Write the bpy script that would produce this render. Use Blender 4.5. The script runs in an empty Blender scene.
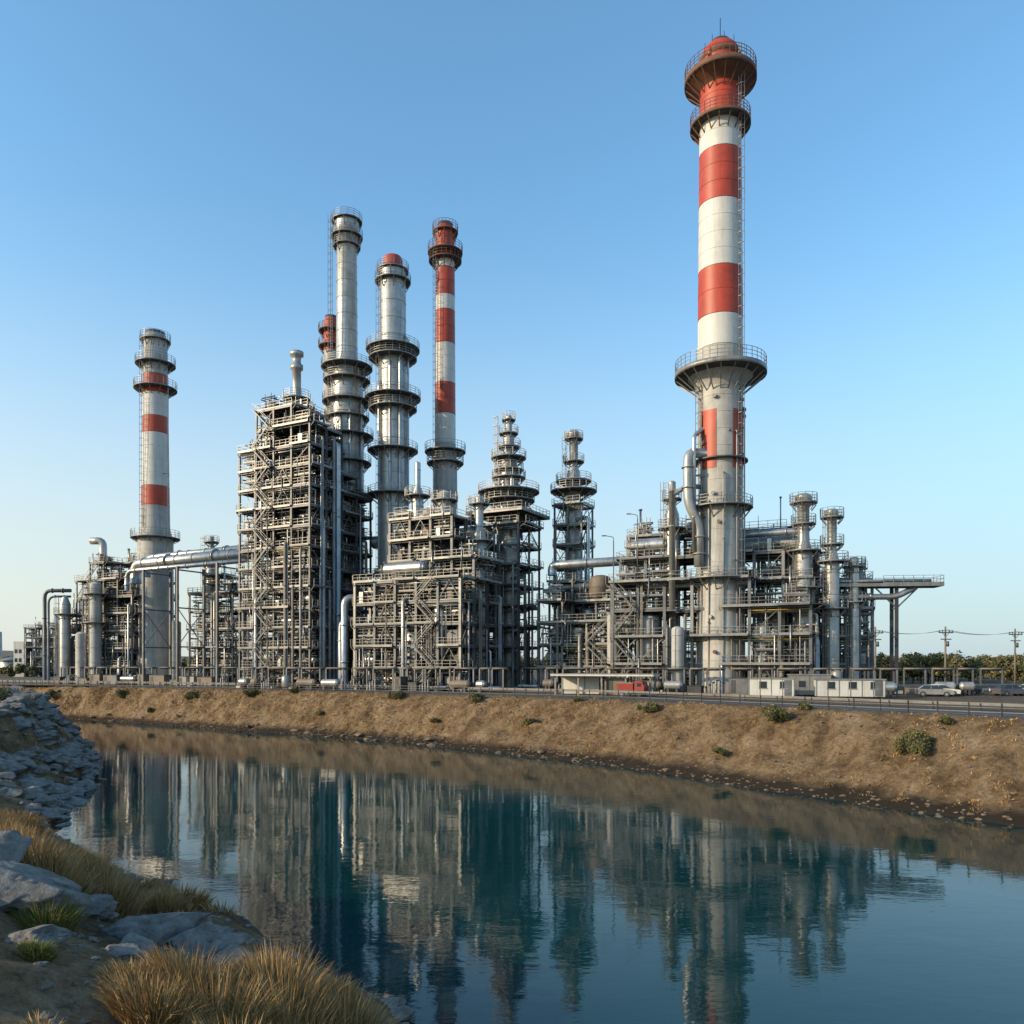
import bpy, math, random
import numpy as np
from mathutils import Vector, noise, Matrix
R = math.radians
scene = bpy.context.scene

# ------------------------------------------------------------------ materials
def mat(name, col, rough=0.5, metal=0.0, var=0.3, scale=0.6, dirt=0.0, dirtcol=(0.12,0.07,0.04), streak=True, bump=0.0, bdist=.05):
    m = bpy.data.materials.new(name); m.use_nodes = True
    nt = m.node_tree; b = nt.nodes['Principled BSDF']
    b.inputs['Roughness'].default_value = rough; b.inputs['Metallic'].default_value = metal
    tc = nt.nodes.new('ShaderNodeTexCoord'); mp = nt.nodes.new('ShaderNodeMapping')
    nt.links.new(tc.outputs['Object'], mp.inputs['Vector'])
    n1 = nt.nodes.new('ShaderNodeTexNoise'); n1.inputs['Scale'].default_value = scale
    n1.inputs['Detail'].default_value = 8; n1.inputs['Roughness'].default_value = 0.68
    nt.links.new(tc.outputs['Object'], n1.inputs['Vector'])
    mr = nt.nodes.new('ShaderNodeMapRange'); mr.inputs[1].default_value = .3; mr.inputs[2].default_value = .7
    nt.links.new(n1.outputs['Fac'], mr.inputs[0])
    mx = nt.nodes.new('ShaderNodeMix'); mx.data_type = 'RGBA'
    mx.inputs[6].default_value = (*[c*(1-var) for c in col], 1)
    mx.inputs[7].default_value = (*[min(1, c*(1+var*.7)) for c in col], 1)
    nt.links.new(mr.outputs[0], mx.inputs[0])
    out = mx.outputs[2]
    if dirt > 0:
        if streak: mp.inputs['Scale'].default_value = (1.6, 1.6, 0.12)
        n2 = nt.nodes.new('ShaderNodeTexNoise'); n2.inputs['Scale'].default_value = 1.0
        n2.inputs['Detail'].default_value = 8; n2.inputs['Roughness'].default_value = 0.7
        nt.links.new(mp.outputs[0], n2.inputs['Vector'])
        m2 = nt.nodes.new('ShaderNodeMapRange'); m2.inputs[1].default_value = .46; m2.inputs[2].default_value = .70
        m2.inputs[4].default_value = dirt
        nt.links.new(n2.outputs['Fac'], m2.inputs[0])
        mx2 = nt.nodes.new('ShaderNodeMix'); mx2.data_type = 'RGBA'
        mx2.inputs[7].default_value = (*dirtcol, 1)
        nt.links.new(out, mx2.inputs[6]); nt.links.new(m2.outputs[0], mx2.inputs[0])
        out = mx2.outputs[2]
    nt.links.new(out, b.inputs['Base Color'])
    if bump > 0:
        bp = nt.nodes.new('ShaderNodeBump'); bp.inputs['Strength'].default_value = bump; bp.inputs['Distance'].default_value = bdist
        nt.links.new(n1.outputs['Fac'], bp.inputs['Height']); nt.links.new(bp.outputs[0], b.inputs['Normal'])
    return m

STEEL = mat('steel_grey', (.125,.132,.142), .5, .3, .45, .5, .55)
STEELD = mat('steel_dark', (.05,.054,.062), .6, .2, .4, .5, .4)
STEELL = mat('steel_light', (.25,.245,.235), .45, .3, .35, .6, .5)
SILVER = mat('pipe_silver', (.46,.455,.44), .34, .7, .3, .8, .45)
TANK = mat('vessel_cladding', (.40,.395,.38), .4, .45, .28, .5, .5, (.16,.12,.085))
DECK = mat('deck_grating', (.07,.075,.08), .8, .1, .4, 1.0, .3)
CONC = mat('stack_concrete', (.42,.405,.38), .7, .05, .26, .35, .6, (.19,.155,.125), bump=.2)
WHITE = mat('white_paint', (.58,.56,.52), .5, 0, .14, .4, .5, (.34,.28,.22))
RED = mat('red_paint', (.42,.05,.018), .5, 0, .3, .4, .5, (.18,.04,.022))
RUST = mat('rusty_steel', (.16,.075,.045), .75, .1, .4, .9, .4)
BROWN = mat('weathered_cladding', (.18,.15,.12), .65, .1, .4, .5, .4)
BLACK = mat('dark_opening', (.02,.02,.022), .6)
GLASS = mat('window_glass', (.03,.04,.05), .1, .0)
YEL = mat('safety_yellow', (.5,.34,.05), .5)
WCAB = mat('cabin_white', (.54,.53,.50), .5, 0, .14, .6, .5, (.28,.23,.18))
REDD = mat('truck_red', (.26,.018,.012), .35, 0, .2, .8, .3, (.1,.03,.02))
MATS = [STEEL,STEELD,STEELL,SILVER,TANK,DECK,CONC,WHITE,RED,RUST,BROWN,BLACK,GLASS,YEL,WCAB,REDD]
S,SD,SL,SV,TK,DK,CO,WH,RE,RU,BR,BK,GL,YE,WC,RD = range(16)

# ------------------------------------------------------------------ mesh builder
class MB:
    def __init__(s): s.v=[]; s.f=[]; s.m=[]; s.s=[]
    def box(s,x0,x1,y0,y1,z0,z1,m):
        b=len(s.v)
        s.v += [(x0,y0,z0),(x1,y0,z0),(x1,y1,z0),(x0,y1,z0),(x0,y0,z1),(x1,y0,z1),(x1,y1,z1),(x0,y1,z1)]
        s.f += [(b,b+3,b+2,b+1),(b+4,b+5,b+6,b+7),(b,b+1,b+5,b+4),(b+1,b+2,b+6,b+5),(b+2,b+3,b+7,b+6),(b+3,b,b+4,b+7)]
        s.m += [m]*6; s.s += [False]*6
    def beam(s,p,q,w,m,h=None):
        h = h or w
        p=Vector(p); q=Vector(q); d=q-p
        if d.length<1e-5: return
        d.normalize()
        up=Vector((0,0,1)) if abs(d.z)<.95 else Vector((0,1,0))
        a=d.cross(up).normalized(); c=a.cross(d).normalized()
        a*=w/2; c*=h/2; b=len(s.v)
        for o in (p,q):
            for e in (-a-c, a-c, a+c, -a+c): s.v.append(tuple(o+e))
        s.f += [(b,b+1,b+2,b+3),(b+4,b+7,b+6,b+5)]+[(b+i,b+4+i,b+4+(i+1)%4,b+(i+1)%4) for i in range(4)]
        s.m += [m]*6; s.s += [False]*6
    def cyl(s,p,q,r,m,n=10,r2=None,cap=True):
        r2 = r if r2 is None else r2
        p=Vector(p); q=Vector(q); d=(q-p)
        if d.length<1e-5: return
        d.normalize()
        up=Vector((0,0,1)) if abs(d.z)<.95 else Vector((0,1,0))
        a=d.cross(up).normalized(); c=a.cross(d).normalized(); b=len(s.v)
        for o,rr in ((p,r),(q,r2)):
            for i in range(n):
                t=2*math.pi*i/n
                s.v.append(tuple(o+a*(rr*math.cos(t))+c*(rr*math.sin(t))))
        for i in range(n):
            j=(i+1)%n
            s.f.append((b+i,b+j,b+n+j,b+n+i)); s.m.append(m); s.s.append(True)
        if cap:
            s.f.append(tuple(b+i for i in range(n))[::-1]); s.f.append(tuple(b+n+i for i in range(n)))
            s.m += [m,m]; s.s += [False,False]
    def lathe(s,cx,cy,prof,ms,n=32):
        b=len(s.v)
        for r,z in prof:
            for i in range(n):
                t=2*math.pi*i/n; s.v.append((cx+r*math.cos(t),cy+r*math.sin(t),z))
        for k in range(len(prof)-1):
            mm = ms if isinstance(ms,int) else ms[k]
            for i in range(n):
                j=(i+1)%n
                s.f.append((b+k*n+i,b+k*n+j,b+(k+1)*n+j,b+(k+1)*n+i)); s.m.append(mm); s.s.append(True)
    def pipe(s,pts,r,m,n=8,bend=None):
        bend = bend or r*2.2
        P=[Vector(p) for p in pts]; out=[P[0]]
        for i in range(1,len(P)-1):
            a=(P[i-1]-P[i]); c=(P[i+1]-P[i]); l=min(bend,a.length*.45,c.length*.45)
            A=P[i]+a.normalized()*l; C=P[i]+c.normalized()*l
            for t in (0,.25,.5,.75,1): out.append(A*(1-t)**2+P[i]*2*t*(1-t)+C*t*t)
        out.append(P[-1])
        b=len(s.v); pa=None; N=len(out)
        for i,o in enumerate(out):
            d=(out[min(i+1,N-1)]-out[max(i-1,0)]).normalized()
            if pa is None:
                up=Vector((0,0,1)) if abs(d.z)<.95 else Vector((0,1,0)); a=d.cross(up).normalized()
            else:
                a=(pa-d*pa.dot(d)).normalized()
            pa=a; c=a.cross(d)
            for k in range(n):
                t=2*math.pi*k/n; s.v.append(tuple(o+a*(r*math.cos(t))+c*(r*math.sin(t))))
        for i in range(N-1):
            for k in range(n):
                j=(k+1)%n; s.f.append((b+i*n+k,b+i*n+j,b+(i+1)*n+j,b+(i+1)*n+k)); s.m.append(m); s.s.append(True)
        s.f.append(tuple(b+i for i in range(n))); s.f.append(tuple(b+(N-1)*n+i for i in range(n))); s.m+=[m,m]; s.s+=[False,False]
        for k in range(len(P)-1):
            L=(P[k+1]-P[k])
            if L.length>6*r+1:
                d=L.normalized()
                for f in (.3,.7):
                    c=P[k]+L*f; s.cyl(c-d*.08,c+d*.08,r*1.35,m,n)
    def dome_v(s,cx,cy,z0,z1,r,m,n=16):
        h=r*.5
        prof=[(0.01,z0)]+[(r*math.sin(t),z0+h-h*math.cos(t)) for t in (.5,1.0,1.57)]
        prof+=[(r,z1-h)]+[(r*math.cos(t),z1-h+h*math.sin(t)) for t in (.55,1.1)]+[(0.01,z1)]
        s.lathe(cx,cy,prof,m,n)
        for z in np.arange(z0+h+1.2,z1-h-.4,2.2):
            s.lathe(cx,cy,[(r,z-.05),(r+.05,z-.05),(r+.05,z+.05),(r,z+.05)],m,n)
    def dome_h(s,p,q,r,m,n=14):
        p=Vector(p); q=Vector(q); d=(q-p).normalized(); h=r*.5
        s.cyl(p+d*h,q-d*h,r,m,n,cap=False)
        s.cyl(p+d*h,p+d*h*.35,r,m,n,r2=r*.78,cap=False); s.cyl(p+d*h*.35,p,r*.78,m,n,r2=r*.3)
        s.cyl(q-d*h,q-d*h*.35,r,m,n,r2=r*.78,cap=False); s.cyl(q-d*h*.35,q,r*.78,m,n,r2=r*.3)
    def rail(s,p,q,m=SL,h=1.1,sp=1.35,w=.06):
        p=Vector(p); q=Vector(q); L=(q-p).length; n=max(1,int(round(L/sp)))
        for i in range(n+1):
            o=p+(q-p)*(i/n); s.beam(o,o+Vector((0,0,h)),w,m)
        for z in (h,h*.55): s.beam(p+Vector((0,0,z)),q+Vector((0,0,z)),w*.9,m)
        s.beam(p+Vector((0,0,.1)),q+Vector((0,0,.1)),.03,m,.15)
    def ring(s,cx,cy,z,ri,ro,m=SL,n=24,brk=True,rail=True,h=1.2,brk_h=1.6,thick=.22):
        s.lathe(cx,cy,[(ri,z-thick),(ro,z-thick),(ro,z),(ri,z)],[DK,m,DK],n)
        if rail:
            for i in range(n):
                t=2*math.pi*i/n; t2=2*math.pi*(i+1)/n
                a=Vector((cx+ro*math.cos(t)*.985,cy+ro*math.sin(t)*.985,z)); c=Vector((cx+ro*math.cos(t2)*.985,cy+ro*math.sin(t2)*.985,z))
                s.beam(a,a+Vector((0,0,h)),.075,m)
                for zz in (h,h*.66,h*.33): s.beam(a+Vector((0,0,zz)),c+Vector((0,0,zz)),.055,m)
        if brk:
            for i in range(0,n,2):
                t=2*math.pi*(i+.5)/n
                s.beam((cx+ri*math.cos(t),cy+ri*math.sin(t),z-thick-brk_h),(cx+ro*.96*math.cos(t),cy+ro*.96*math.sin(t),z-thick-.08),.14,m)
    def ladder(s,x,y,z0,z1,nx,ny,m=SL,cage=True):
        tx,ty=-ny,nx
        for e in (-.3,.3): s.beam((x+tx*e,y+ty*e,z0),(x+tx*e,y+ty*e,z1),.07,m)
        z=z0
        while z<z1:
            s.beam((x-tx*.3,y-ty*.3,z),(x+tx*.3,y+ty*.3,z),.04,m); z+=.6
        if cage:
            z=z0+2.2
            while z<z1:
                pts=[(x+tx*.38,y+ty*.38,z),(x+tx*.38+nx*.5,y+ty*.38+ny*.5,z),(x+nx*.8,y+ny*.8,z),(x-tx*.38+nx*.5,y-ty*.38+ny*.5,z),(x-tx*.38,y-ty*.38,z)]
                for a,c in zip(pts,pts[1:]): s.beam(a,c,.05,m)
                z+=1.5
            for o in ((.38,.5),(0,.8),(-.38,.5)):
                s.beam((x+tx*o[0]+nx*o[1],y+ty*o[0]+ny*o[1],z0+2.2),(x+tx*o[0]+nx*o[1],y+ty*o[0]+ny*o[1],z1),.04,m)
    def obj(s,name,loc=(0,0,0),rot=0,mats=None):
        me=bpy.data.meshes.new(name); me.from_pydata(s.v,[],s.f)
        for m in (mats or MATS): me.materials.append(m)
        me.polygons.foreach_set('material_index',s.m); me.polygons.foreach_set('use_smooth',s.s)
        me.update()
        o=bpy.data.objects.new(name,me); scene.collection.objects.link(o)
        o.location=loc; o.rotation_euler=(0,0,R(rot)); return o

# ------------------------------------------------------------------ equipment
def equip(M,x0,x1,y0,y1,z,h,rd):
    w=x1-x0; d=y1-y0; cx=(x0+x1)/2; cy=(y0+y1)/2; k=rd.random()
    m=rd.choice([TK,SV,S,SD,TK,BR,SL,CO,BR])
    if k<.2:
        r=min(w,d)*rd.uniform(.18,.34); hh=h*rd.uniform(.6,.92)
        M.dome_v(cx,cy,z+.4,z+hh,r,m,14)
        for a in (0,2.1,4.2): M.beam((cx+r*.8*math.cos(a),cy+r*.8*math.sin(a),z),(cx+r*.8*math.cos(a),cy+r*.8*math.sin(a),z+.9),.15,SD)
        M.pipe([(cx,cy,z+hh-.1),(cx,cy,z+hh+.25),(x1-.3,cy,z+hh+.25),(x1-.3,cy,z)],.12,SV,6)
    elif k<.42:
        r=rd.uniform(.45,min(.85,h*.28)); zz=z+r+.4+rd.uniform(0,.6)
        yy=cy+rd.uniform(-.2,.2)*d
        M.dome_h((x0+.3,yy,zz),(x1-.3,yy,zz),r,m)
        for e in (.25,.75): M.box(x0+w*e-.12,x0+w*e+.12,yy-r*.7,yy+r*.7,z,zz-r*.6,SD)
        M.pipe([(cx,yy,zz+r*.8),(cx,yy,zz+r+.5),(cx,y0+.2,zz+r+.5),(cx,y0+.2,z)],.1,SL,6)
    elif k<.62:
        n=rd.randint(3,7)
        for i in range(n):
            xx=x0+.3+(w-.6)*(i+.5)/n; r=rd.uniform(.07,.2)
            yy=y0+rd.uniform(.1,.5)*d; zt=z+h*rd.uniform(.4,.95)
            M.pipe([(xx,yy,z),(xx,yy,zt),(xx,y1-.2,zt)] if rd.random()<.5 else [(xx,yy,z),(xx,yy,zt),(x1 if rd.random()<.5 else x0,yy,zt)],r,rd.choice([SV,SL,S,TK,BR]),7)
            M.cyl((xx-.25,yy-r,z+1.2),(xx-.25,yy-r-.06,z+1.2),.22,rd.choice([RU,SD,S,SD]),8)
    elif k<.72:
        M.box(x0+.4,x1-.4,y0+.5,y1-.5,z+.05,z+h*rd.uniform(.35,.75),rd.choice([S,SD,BR,SL,SD]))
        n=5
        for i in range(n):
            xx=x0+.6+(w-1.2)*i/(n-1); M.box(xx-.04,xx+.04,y0+.42,y0+.5,z+.05,z+h*.34,S)
    elif k<.9:
        for i in range(rd.randint(2,3)):
            r=rd.uniform(.18,.36); zz=z+.6+i*.95
            if zz+r>z+h-.2: break
            M.dome_h((cx+rd.uniform(-.2,.2),y0+.2,zz),(cx,y1-.2,zz),r,rd.choice([SV,TK,RU,S]),10)
            M.dome_h((x0+.3,cy-.9,zz+.2),(x1-.3,cy-.9,zz+.2),r*.8,rd.choice([SV,TK,S,BR]),10)
    for i in range(rd.randint(3,7)):
        yy=rd.uniform(y0,y1); zz=z+h*rd.uniform(.3,.95); xx=rd.uniform(x0,x1)
        M.cyl((x0,yy,zz),(x1,yy,zz),rd.uniform(.03,.12),rd.choice([SV,S,SL,SD,BR]),5,cap=False)
        if rd.random()<.6: M.cyl((xx,y0,zz-.3),(xx,y1,zz-.3),rd.uniform(.04,.12),rd.choice([SV,S,SL]),5,cap=False)
        if rd.random()<.6:
            xv=rd.uniform(x0,x1); yv=rd.uniform(y0,cy); M.cyl((xv,yv,z),(xv,yv,z+h+.3),rd.uniform(.03,.1),rd.choice([SV,SL,S,TK]),5,cap=False)
    if rd.random()<.35:
        zz=z+h*.52; ya=y0-.1; yb=cy
        M.box(x0,x1,ya,yb,zz,zz+.06,DK); M.box(x0,x1,ya-.05,ya,zz-.1,zz+.1,S); M.rail((x0,ya,zz+.05),(x1,ya,zz+.05),w=.05)
    if rd.random()<.3:
        xq=rd.uniform(x0,x1-.8); M.box(xq,xq+rd.uniform(.4,.9),y0-.1,y0+.3,z+.1,z+rd.uniform(.9,1.9),rd.choice([SL,TK,BR,S,WC]))

def frame(M,x0,y0,nx,ny,bx,by,fh,tops,seed,avoid=None,eq=.75,brace=.12,stair=True,colw=.3,bm=S,out=1.0):
    rd=random.Random(seed)
    T=lambda i,j: tops(i,j) if 0<=i<nx and 0<=j<ny else 0
    def hit(x,y):
        return avoid and (x-avoid[0])**2+(y-avoid[1])**2<avoid[2]**2
    for i in range(nx+1):
        for j in range(ny+1):
            t=max(T(i,j),T(i-1,j),T(i,j-1),T(i-1,j-1))
            x=x0+i*bx; y=y0+j*by
            if t and not hit(x,y):
                mm=bm if rd.random()<.75 else SL; h_=t*fh+(.02 if (i+j)%2 else .04)
                M.box(x-colw/2,x+colw/2,y-colw/2,y-colw/2+.06,0,h_,mm); M.box(x-colw/2,x+colw/2,y+colw/2-.06,y+colw/2,0,h_,mm)
                M.box(x-.05,x+.05,y-colw/2+.06,y+colw/2-.06,0,h_-.01,mm)
                M.box(x-.5,x+.5,y-.5,y+.5,0,.35,CO)
    for i in range(nx):
        for j in range(ny):
            for k in range(0,T(i,j)+1):
                z=k*fh; xa=x0+i*bx; ya=y0+j*by; xb=xa+bx; yb=ya+by
                if k>0:
                    if rd.random()<.85:
                        M.box(xa+.003*i,xb-.004,ya+.003*j,yb-.004,z+.02+.002*i,z+.07+.003*j,DK)
                    for e in (.33,.66): M.box(xa+bx*e-.05,xa+bx*e+.05,ya,yb,z-.17,z+.01,SD)
                isavoid = avoid and math.hypot((xa+xb)/2-avoid[0],(ya+yb)/2-avoid[1])<avoid[2]+bx*.55
                if rd.random()<eq and not isavoid and k<T(i,j): equip(M,xa+.3,xb-.3,ya+.3,yb-.3,z+.1,fh-.3,rd)
                if k==T(i,j) and not isavoid:
                    if rd.random()<.55: equip(M,xa+.5,xb-.5,ya+.5,yb-.5,z+.1,fh*rd.uniform(.5,.9),rd)
                    if rd.random()<.45:
                        xx=rd.uniform(xa+.3,xb-.3); yy=rd.uniform(ya+.3,yb-.3); hh=rd.uniform(2,5.5); r=rd.uniform(.06,.22)
                        M.cyl((xx,yy,z),(xx,yy,z+hh),r,rd.choice([SV,SL,S,TK]),7); M.cyl((xx,yy,z+hh),(xx,yy,z+hh+.25),r*1.7,S,7)
    for k in range(1,40):
        z=k*fh; any_=False
        for i in range(nx):
            for j in range(ny+1):
                a=T(i,j)>=k; b=T(i,j-1)>=k
                if a or b:
                    any_=True; xa=x0+i*bx; xb=xa+bx; y=y0+j*by
                    M.box(xa,xb,y-.1,y+.1,z-.3,z+.012,bm)
                    if a!=b:
                        q=rd.choice([.4,.55,.55,.9]); yo = y-out*q if a else y+out*q
                        if rd.random()<.72:
                            M.box(xa-.02*i,xb,min(y,yo),max(y,yo),z+.1,z+.15,DK); M.box(xa,xb,yo-.03,yo+.03,z-.04,z+.18,rd.choice([S,SL,SL]))
                            M.rail((xa,yo,z+.15),(xb,yo,z+.15))
                            for xx in (xa,xa+bx/2): M.beam((xx,y,z-.9),(xx,yo,z),.07,S)
                        else: M.rail((xa,y,z+.08),(xb,y,z+.08))
                        if rd.random()<.25:
                            xx=rd.uniform(xa+.4,xb-.4); ys=-1 if a else 1; M.cyl((xx,yo+ys*.15,z-fh*.6),(xx,yo+ys*.15,z+rd.uniform(0,fh*.8)),rd.uniform(.05,.14),rd.choice([SV,TK,SL]),6)
                    r_=rd.random()
                    if (a!=b) and r_<brace:
                        M.beam((xa,y,z-fh),(xa+bx/2,y,z-.3),.11,bm); M.beam((xb,y,z-fh),(xa+bx/2,y,z-.3),.11,bm)
                    elif (a!=b) and r_<brace*2:
                        M.beam((xa,y,z-fh),(xb,y,z-.3),.11,bm)
        for j in range(ny):
            for i in range(nx+1):
                a=T(i,j)>=k; b=T(i-1,j)>=k
                if a or b:
                    x=x0+i*bx; ya=y0+j*by; yb=ya+by
                    M.box(x-.095,x+.095,ya,yb,z-.28,z+.008,bm)
                    if a!=b:
                        q=rd.choice([.4,.55,.55,.9]); xo= x-out*q if a else x+out*q
                        if rd.random()<.72:
                            M.box(min(x,xo),max(x,xo),ya,yb-.01,z+.105,z+.155,DK); M.box(xo-.03,xo+.03,ya,yb,z-.05,z+.19,rd.choice([S,SL,SL]))
                            M.rail((xo,ya,z+.15),(xo,yb,z+.15))
                            for yy in (ya,ya+by/2): M.beam((x,yy,z-.9),(xo,yy,z),.07,S)
                        else: M.rail((x,ya,z+.08),(x,yb,z+.08))
                    r_=rd.random()
                    if (a!=b) and r_<brace:
                        M.beam((x,ya,z-fh),(x,ya+by/2,z-.3),.11,bm); M.beam((x,yb,z-fh),(x,ya+by/2,z-.3),.11,bm)
                    elif (a!=b) and r_<brace*2: M.beam((x,ya,z-.3),(x,yb,z-fh),.11,bm)
        if not any_: break
    for i in range(nx*3):
        x=x0+rd.uniform(.3,nx*bx-.3); ci=min(nx-1,int((x-x0)/bx)); t=T(ci,0)
        if t:
            zt=fh*rd.uniform(.3,1.0)*t; r=rd.choice([.07,.1,.14,.2,.3]); y=y0-.35-r
            M.pipe([(x,y,0),(x,y,zt),(x,y0+2,zt)],r,rd.choice([SV,SL,TK,S,BR]),8)
    for j in range(ny*3):
        y=y0+rd.uniform(.3,ny*by-.3); cj=min(ny-1,int((y-y0)/by)); t=T(nx-1,cj)
        if t:
            zt=fh*rd.uniform(.3,1.0)*t; r=rd.choice([.07,.1,.14,.2,.28]); x=x0+nx*bx+.35+r
            M.pipe([(x,y,0),(x,y,zt),(x0+nx*bx-2,y,zt)],r,rd.choice([SV,SL,TK,S,BR]),8)
    for k in range(1,max(T(i,0) for i in range(nx))+1):
        if rd.random()<.7:
            a=rd.randint(0,nx-1)
            if T(a,0)>=k:
                b=a
                while b<nx-1 and T(b+1,0)>=k: b+=1
                r=rd.uniform(.1,.24)
                M.cyl((x0+a*bx,y0+.5,k*fh-.7),(x0+(b+1)*bx,y0+.5,k*fh-.7),r,rd.choice([SV,TK,SL]),8)
                M.cyl((x0+a*bx,y0+1.1,k*fh-.8),(x0+(b+1)*bx,y0+1.1,k*fh-.8),r*.7,rd.choice([SV,TK,SL]),8)
                M.cyl((x0+a*bx,y0-.2,k*fh-.55),(x0+(b+1)*bx,y0-.2,k*fh-.55),.06,rd.choice([SV,YE,SL]),6)
    if stair:
        si=stair-1 if isinstance(stair,int) and stair is not True else 0
        t=T(si,0); xa=x0+si*bx+.2; xb=xa+bx-.4
        for k in range(t):
            a,b=(xa,xb) if k%2==0 else (xb,xa); yy=y0-.95
            for e in (-.35,.35):
                M.beam((a,yy+e,k*fh+.1),(b,yy+e,(k+1)*fh+.1),.05,S,.2)
                M.beam((a,yy+e,k*fh+1.1),(b,yy+e,(k+1)*fh+1.1),.05,SL)
            for q in range(1,11):
                f=q/11; M.box(a+(b-a)*f-.14,a+(b-a)*f+.14,yy-.33,yy+.33,k*fh+.1+fh*f-.02,k*fh+.1+fh*f+.02,DK)

def column(M,cx,cy,segs,plats,mt=TK,n=20,ladder=True):
    M.lathe(cx,cy,segs,mt,n)
    M.lathe(cx,cy,[(segs[-1][0],segs[-1][1]),(segs[-1][0]*.6,segs[-1][1]+segs[-1][0]*.35),(.02,segs[-1][1]+segs[-1][0]*.45)],mt,n)
    rr=lambda z: float(np.interp(z,[s[1] for s in segs],[s[0] for s in segs]))
    for z,ro in plats: M.ring(cx,cy,z,rr(z)*.98,ro,n=max(12,int(ro*5)),brk_h=min(1.6,ro*.5))
    z=segs[0][1]+1.5
    while z<segs[-1][1]-.5:
        r=rr(z); M.lathe(cx,cy,[(r*.99,z-.05),(r+.05,z-.05),(r+.05,z+.05),(r*.99,z+.05)],mt,n); z+=3.1
    if ladder:
        r=max(s[0] for s in segs)
        M.ladder(cx-r*.7-.1,cy-r*.7-.1,segs[0][1],segs[-1][1],-.707,-.707)

# ------------------------------------------------------------------ chimneys
def banded(M,bands,n=40,rf=None):
    for z0,z1,m in bands:
        k=max(1,int((z1-z0)/2.3))
        prof=[(rf(z0+(z1-z0)*i/k),z0+(z1-z0)*i/k) for i in range(k+1)]
        M.lathe(0,0,prof,m,n)
        for z,_ in [(p[1],0) for p in prof]:
            M.lathe(0,0,[(rf(z)-.01,z-.04),(rf(z)+.025,z-.04),(rf(z)+.025,z+.04),(rf(z)-.01,z+.04)],m,n)

M=MB(); rf=lambda z: float(np.interp(z,[0,28,46,82,94],[3.5,3.15,3.25,2.95,2.75]))
banded(M,[(0,28,CO),(28,49.5,CO),(49.5,53.9,WH),(53.9,60.8,RE),(60.8,70.3,WH),(70.3,77.7,RE),(77.7,82.6,WH),(82.6,91.2,RE)],48,rf)
for a0,a1 in ((-2.75,-2.0),(-1.25,-.45)):
    b=len(M.v); n=8
    for i in range(n+1):
        t=a0+(a1-a0)*i/n
        for z in (32,40.3): rr=rf(z)+.06; M.v.append((rr*math.cos(t),rr*math.sin(t),z))
    for i in range(n): M.f.append((b+2*i,b+2*i+2,b+2*i+3,b+2*i+1)); M.m.append(RE); M.s.append(True)
M.lathe(0,0,[(2.75,91.2),(2.95,91.3),(2.95,91.9),(2.75,92),(2.7,92.6),(2.2,93.3),(1.4,93.7),(1.4,94.2),(1.2,94.2),(1.2,93)],[RU,RU,RU,RE,RE,RE,SD,SD,BK],40)
M.ring(0,0,89.0,2.7,5.1,m=RU,n=36,h=1.5,brk_h=2.2,thick=.8)
M.lathe(0,0,[(2.75,86.9),(3.2,87.4),(4.9,88.15)],RU,40)
M.ring(0,0,82.2,2.9,4.3,m=RU,n=32,h=1.5,brk_h=1.6,thick=.4)
M.ring(0,0,46.4,3.2,6.5,m=SL,n=40,h=1.6,brk_h=2.6,thick=.7)
M.lathe(0,0,[(3.2,43.6),(3.5,44.3),(4.0,45.1),(4.6,45.6)],CO,40)
M.ring(0,0,26.8,3.2,4.6,m=SL,n=28,h=1.3)
M.ring(0,0,33.5,3.2,3.9,m=S,n=28,rail=False,brk=False)
M.ring(0,0,16.5,3.3,5.2,m=SL,n=30,h=1.2)
M.ladder(2.1,-2.6,0,92,.63,-.77)
M.ladder(-3.2,-1.2,17,46,-.93,-.36)
M.beam((0,0,93),(0,0,97.8),.1,SD); M.beam((.9,.9,93),(.9,.9,95.6),.08,SD); M.cyl((-2.5,-3.9,89.3),(-2.5,-3.9,90.4),.28,RE,10)
for a in range(0,360,45):
    t=R(a); M.beam((2.2*math.cos(t),2.2*math.sin(t),93),(2.2*math.cos(t),2.2*math.sin(t),94.2),.07,SD)
M.pipe([(-2.6,-1.5,34.2),(-5.2,-2.4,34.2),(-5.2,-2.4,27),(-3.6,-2.2,24),(-3.6,-2.2,18)],.7,TK,14,2.2)
M.pipe([(-2.6,-1.2,38),(-4.4,-2.6,36.5),(-4.4,-2.6,20)],.28,SV,10)
M.pipe([(-7.2,-1,29),(-7.2,-1,12)],.45,TK,12); M.pipe([(-7.2,-1,28.4),(-5.2,-1.5,29.6),(-3,-1,29.6)],.35,TK,10)
for z in (22,27.5,31): M.beam((-5.6,-2.3,z),(-2.2,-1.6,z),.2,SL)
for t in (.2,-.5,-1.1,-1.7,-2.3,3.6): M.pipe([(rf(20)*1.06*math.cos(t),rf(20)*1.06*math.sin(t),0),(rf(20)*1.06*math.cos(t),rf(20)*1.06*math.sin(t),34+7*math.sin(9*t)),(2.6*math.cos(t),2.6*math.sin(t),34+7*math.sin(9*t))],.12,SL,6)
rd=random.Random(77)
for i in range(26):
    t=rd.uniform(-2.9,0); z=rd.uniform(2,44); r=rf(z)
    M.cyl(((r-.1)*math.cos(t),(r-.1)*math.sin(t),z),((r+.45)*math.cos(t),(r+.45)*math.sin(t),z),rd.uniform(.1,.3),rd.choice([S,SL,RU,BR]),8)
M.obj('chimney',(30.2,115.5,0))

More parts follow.
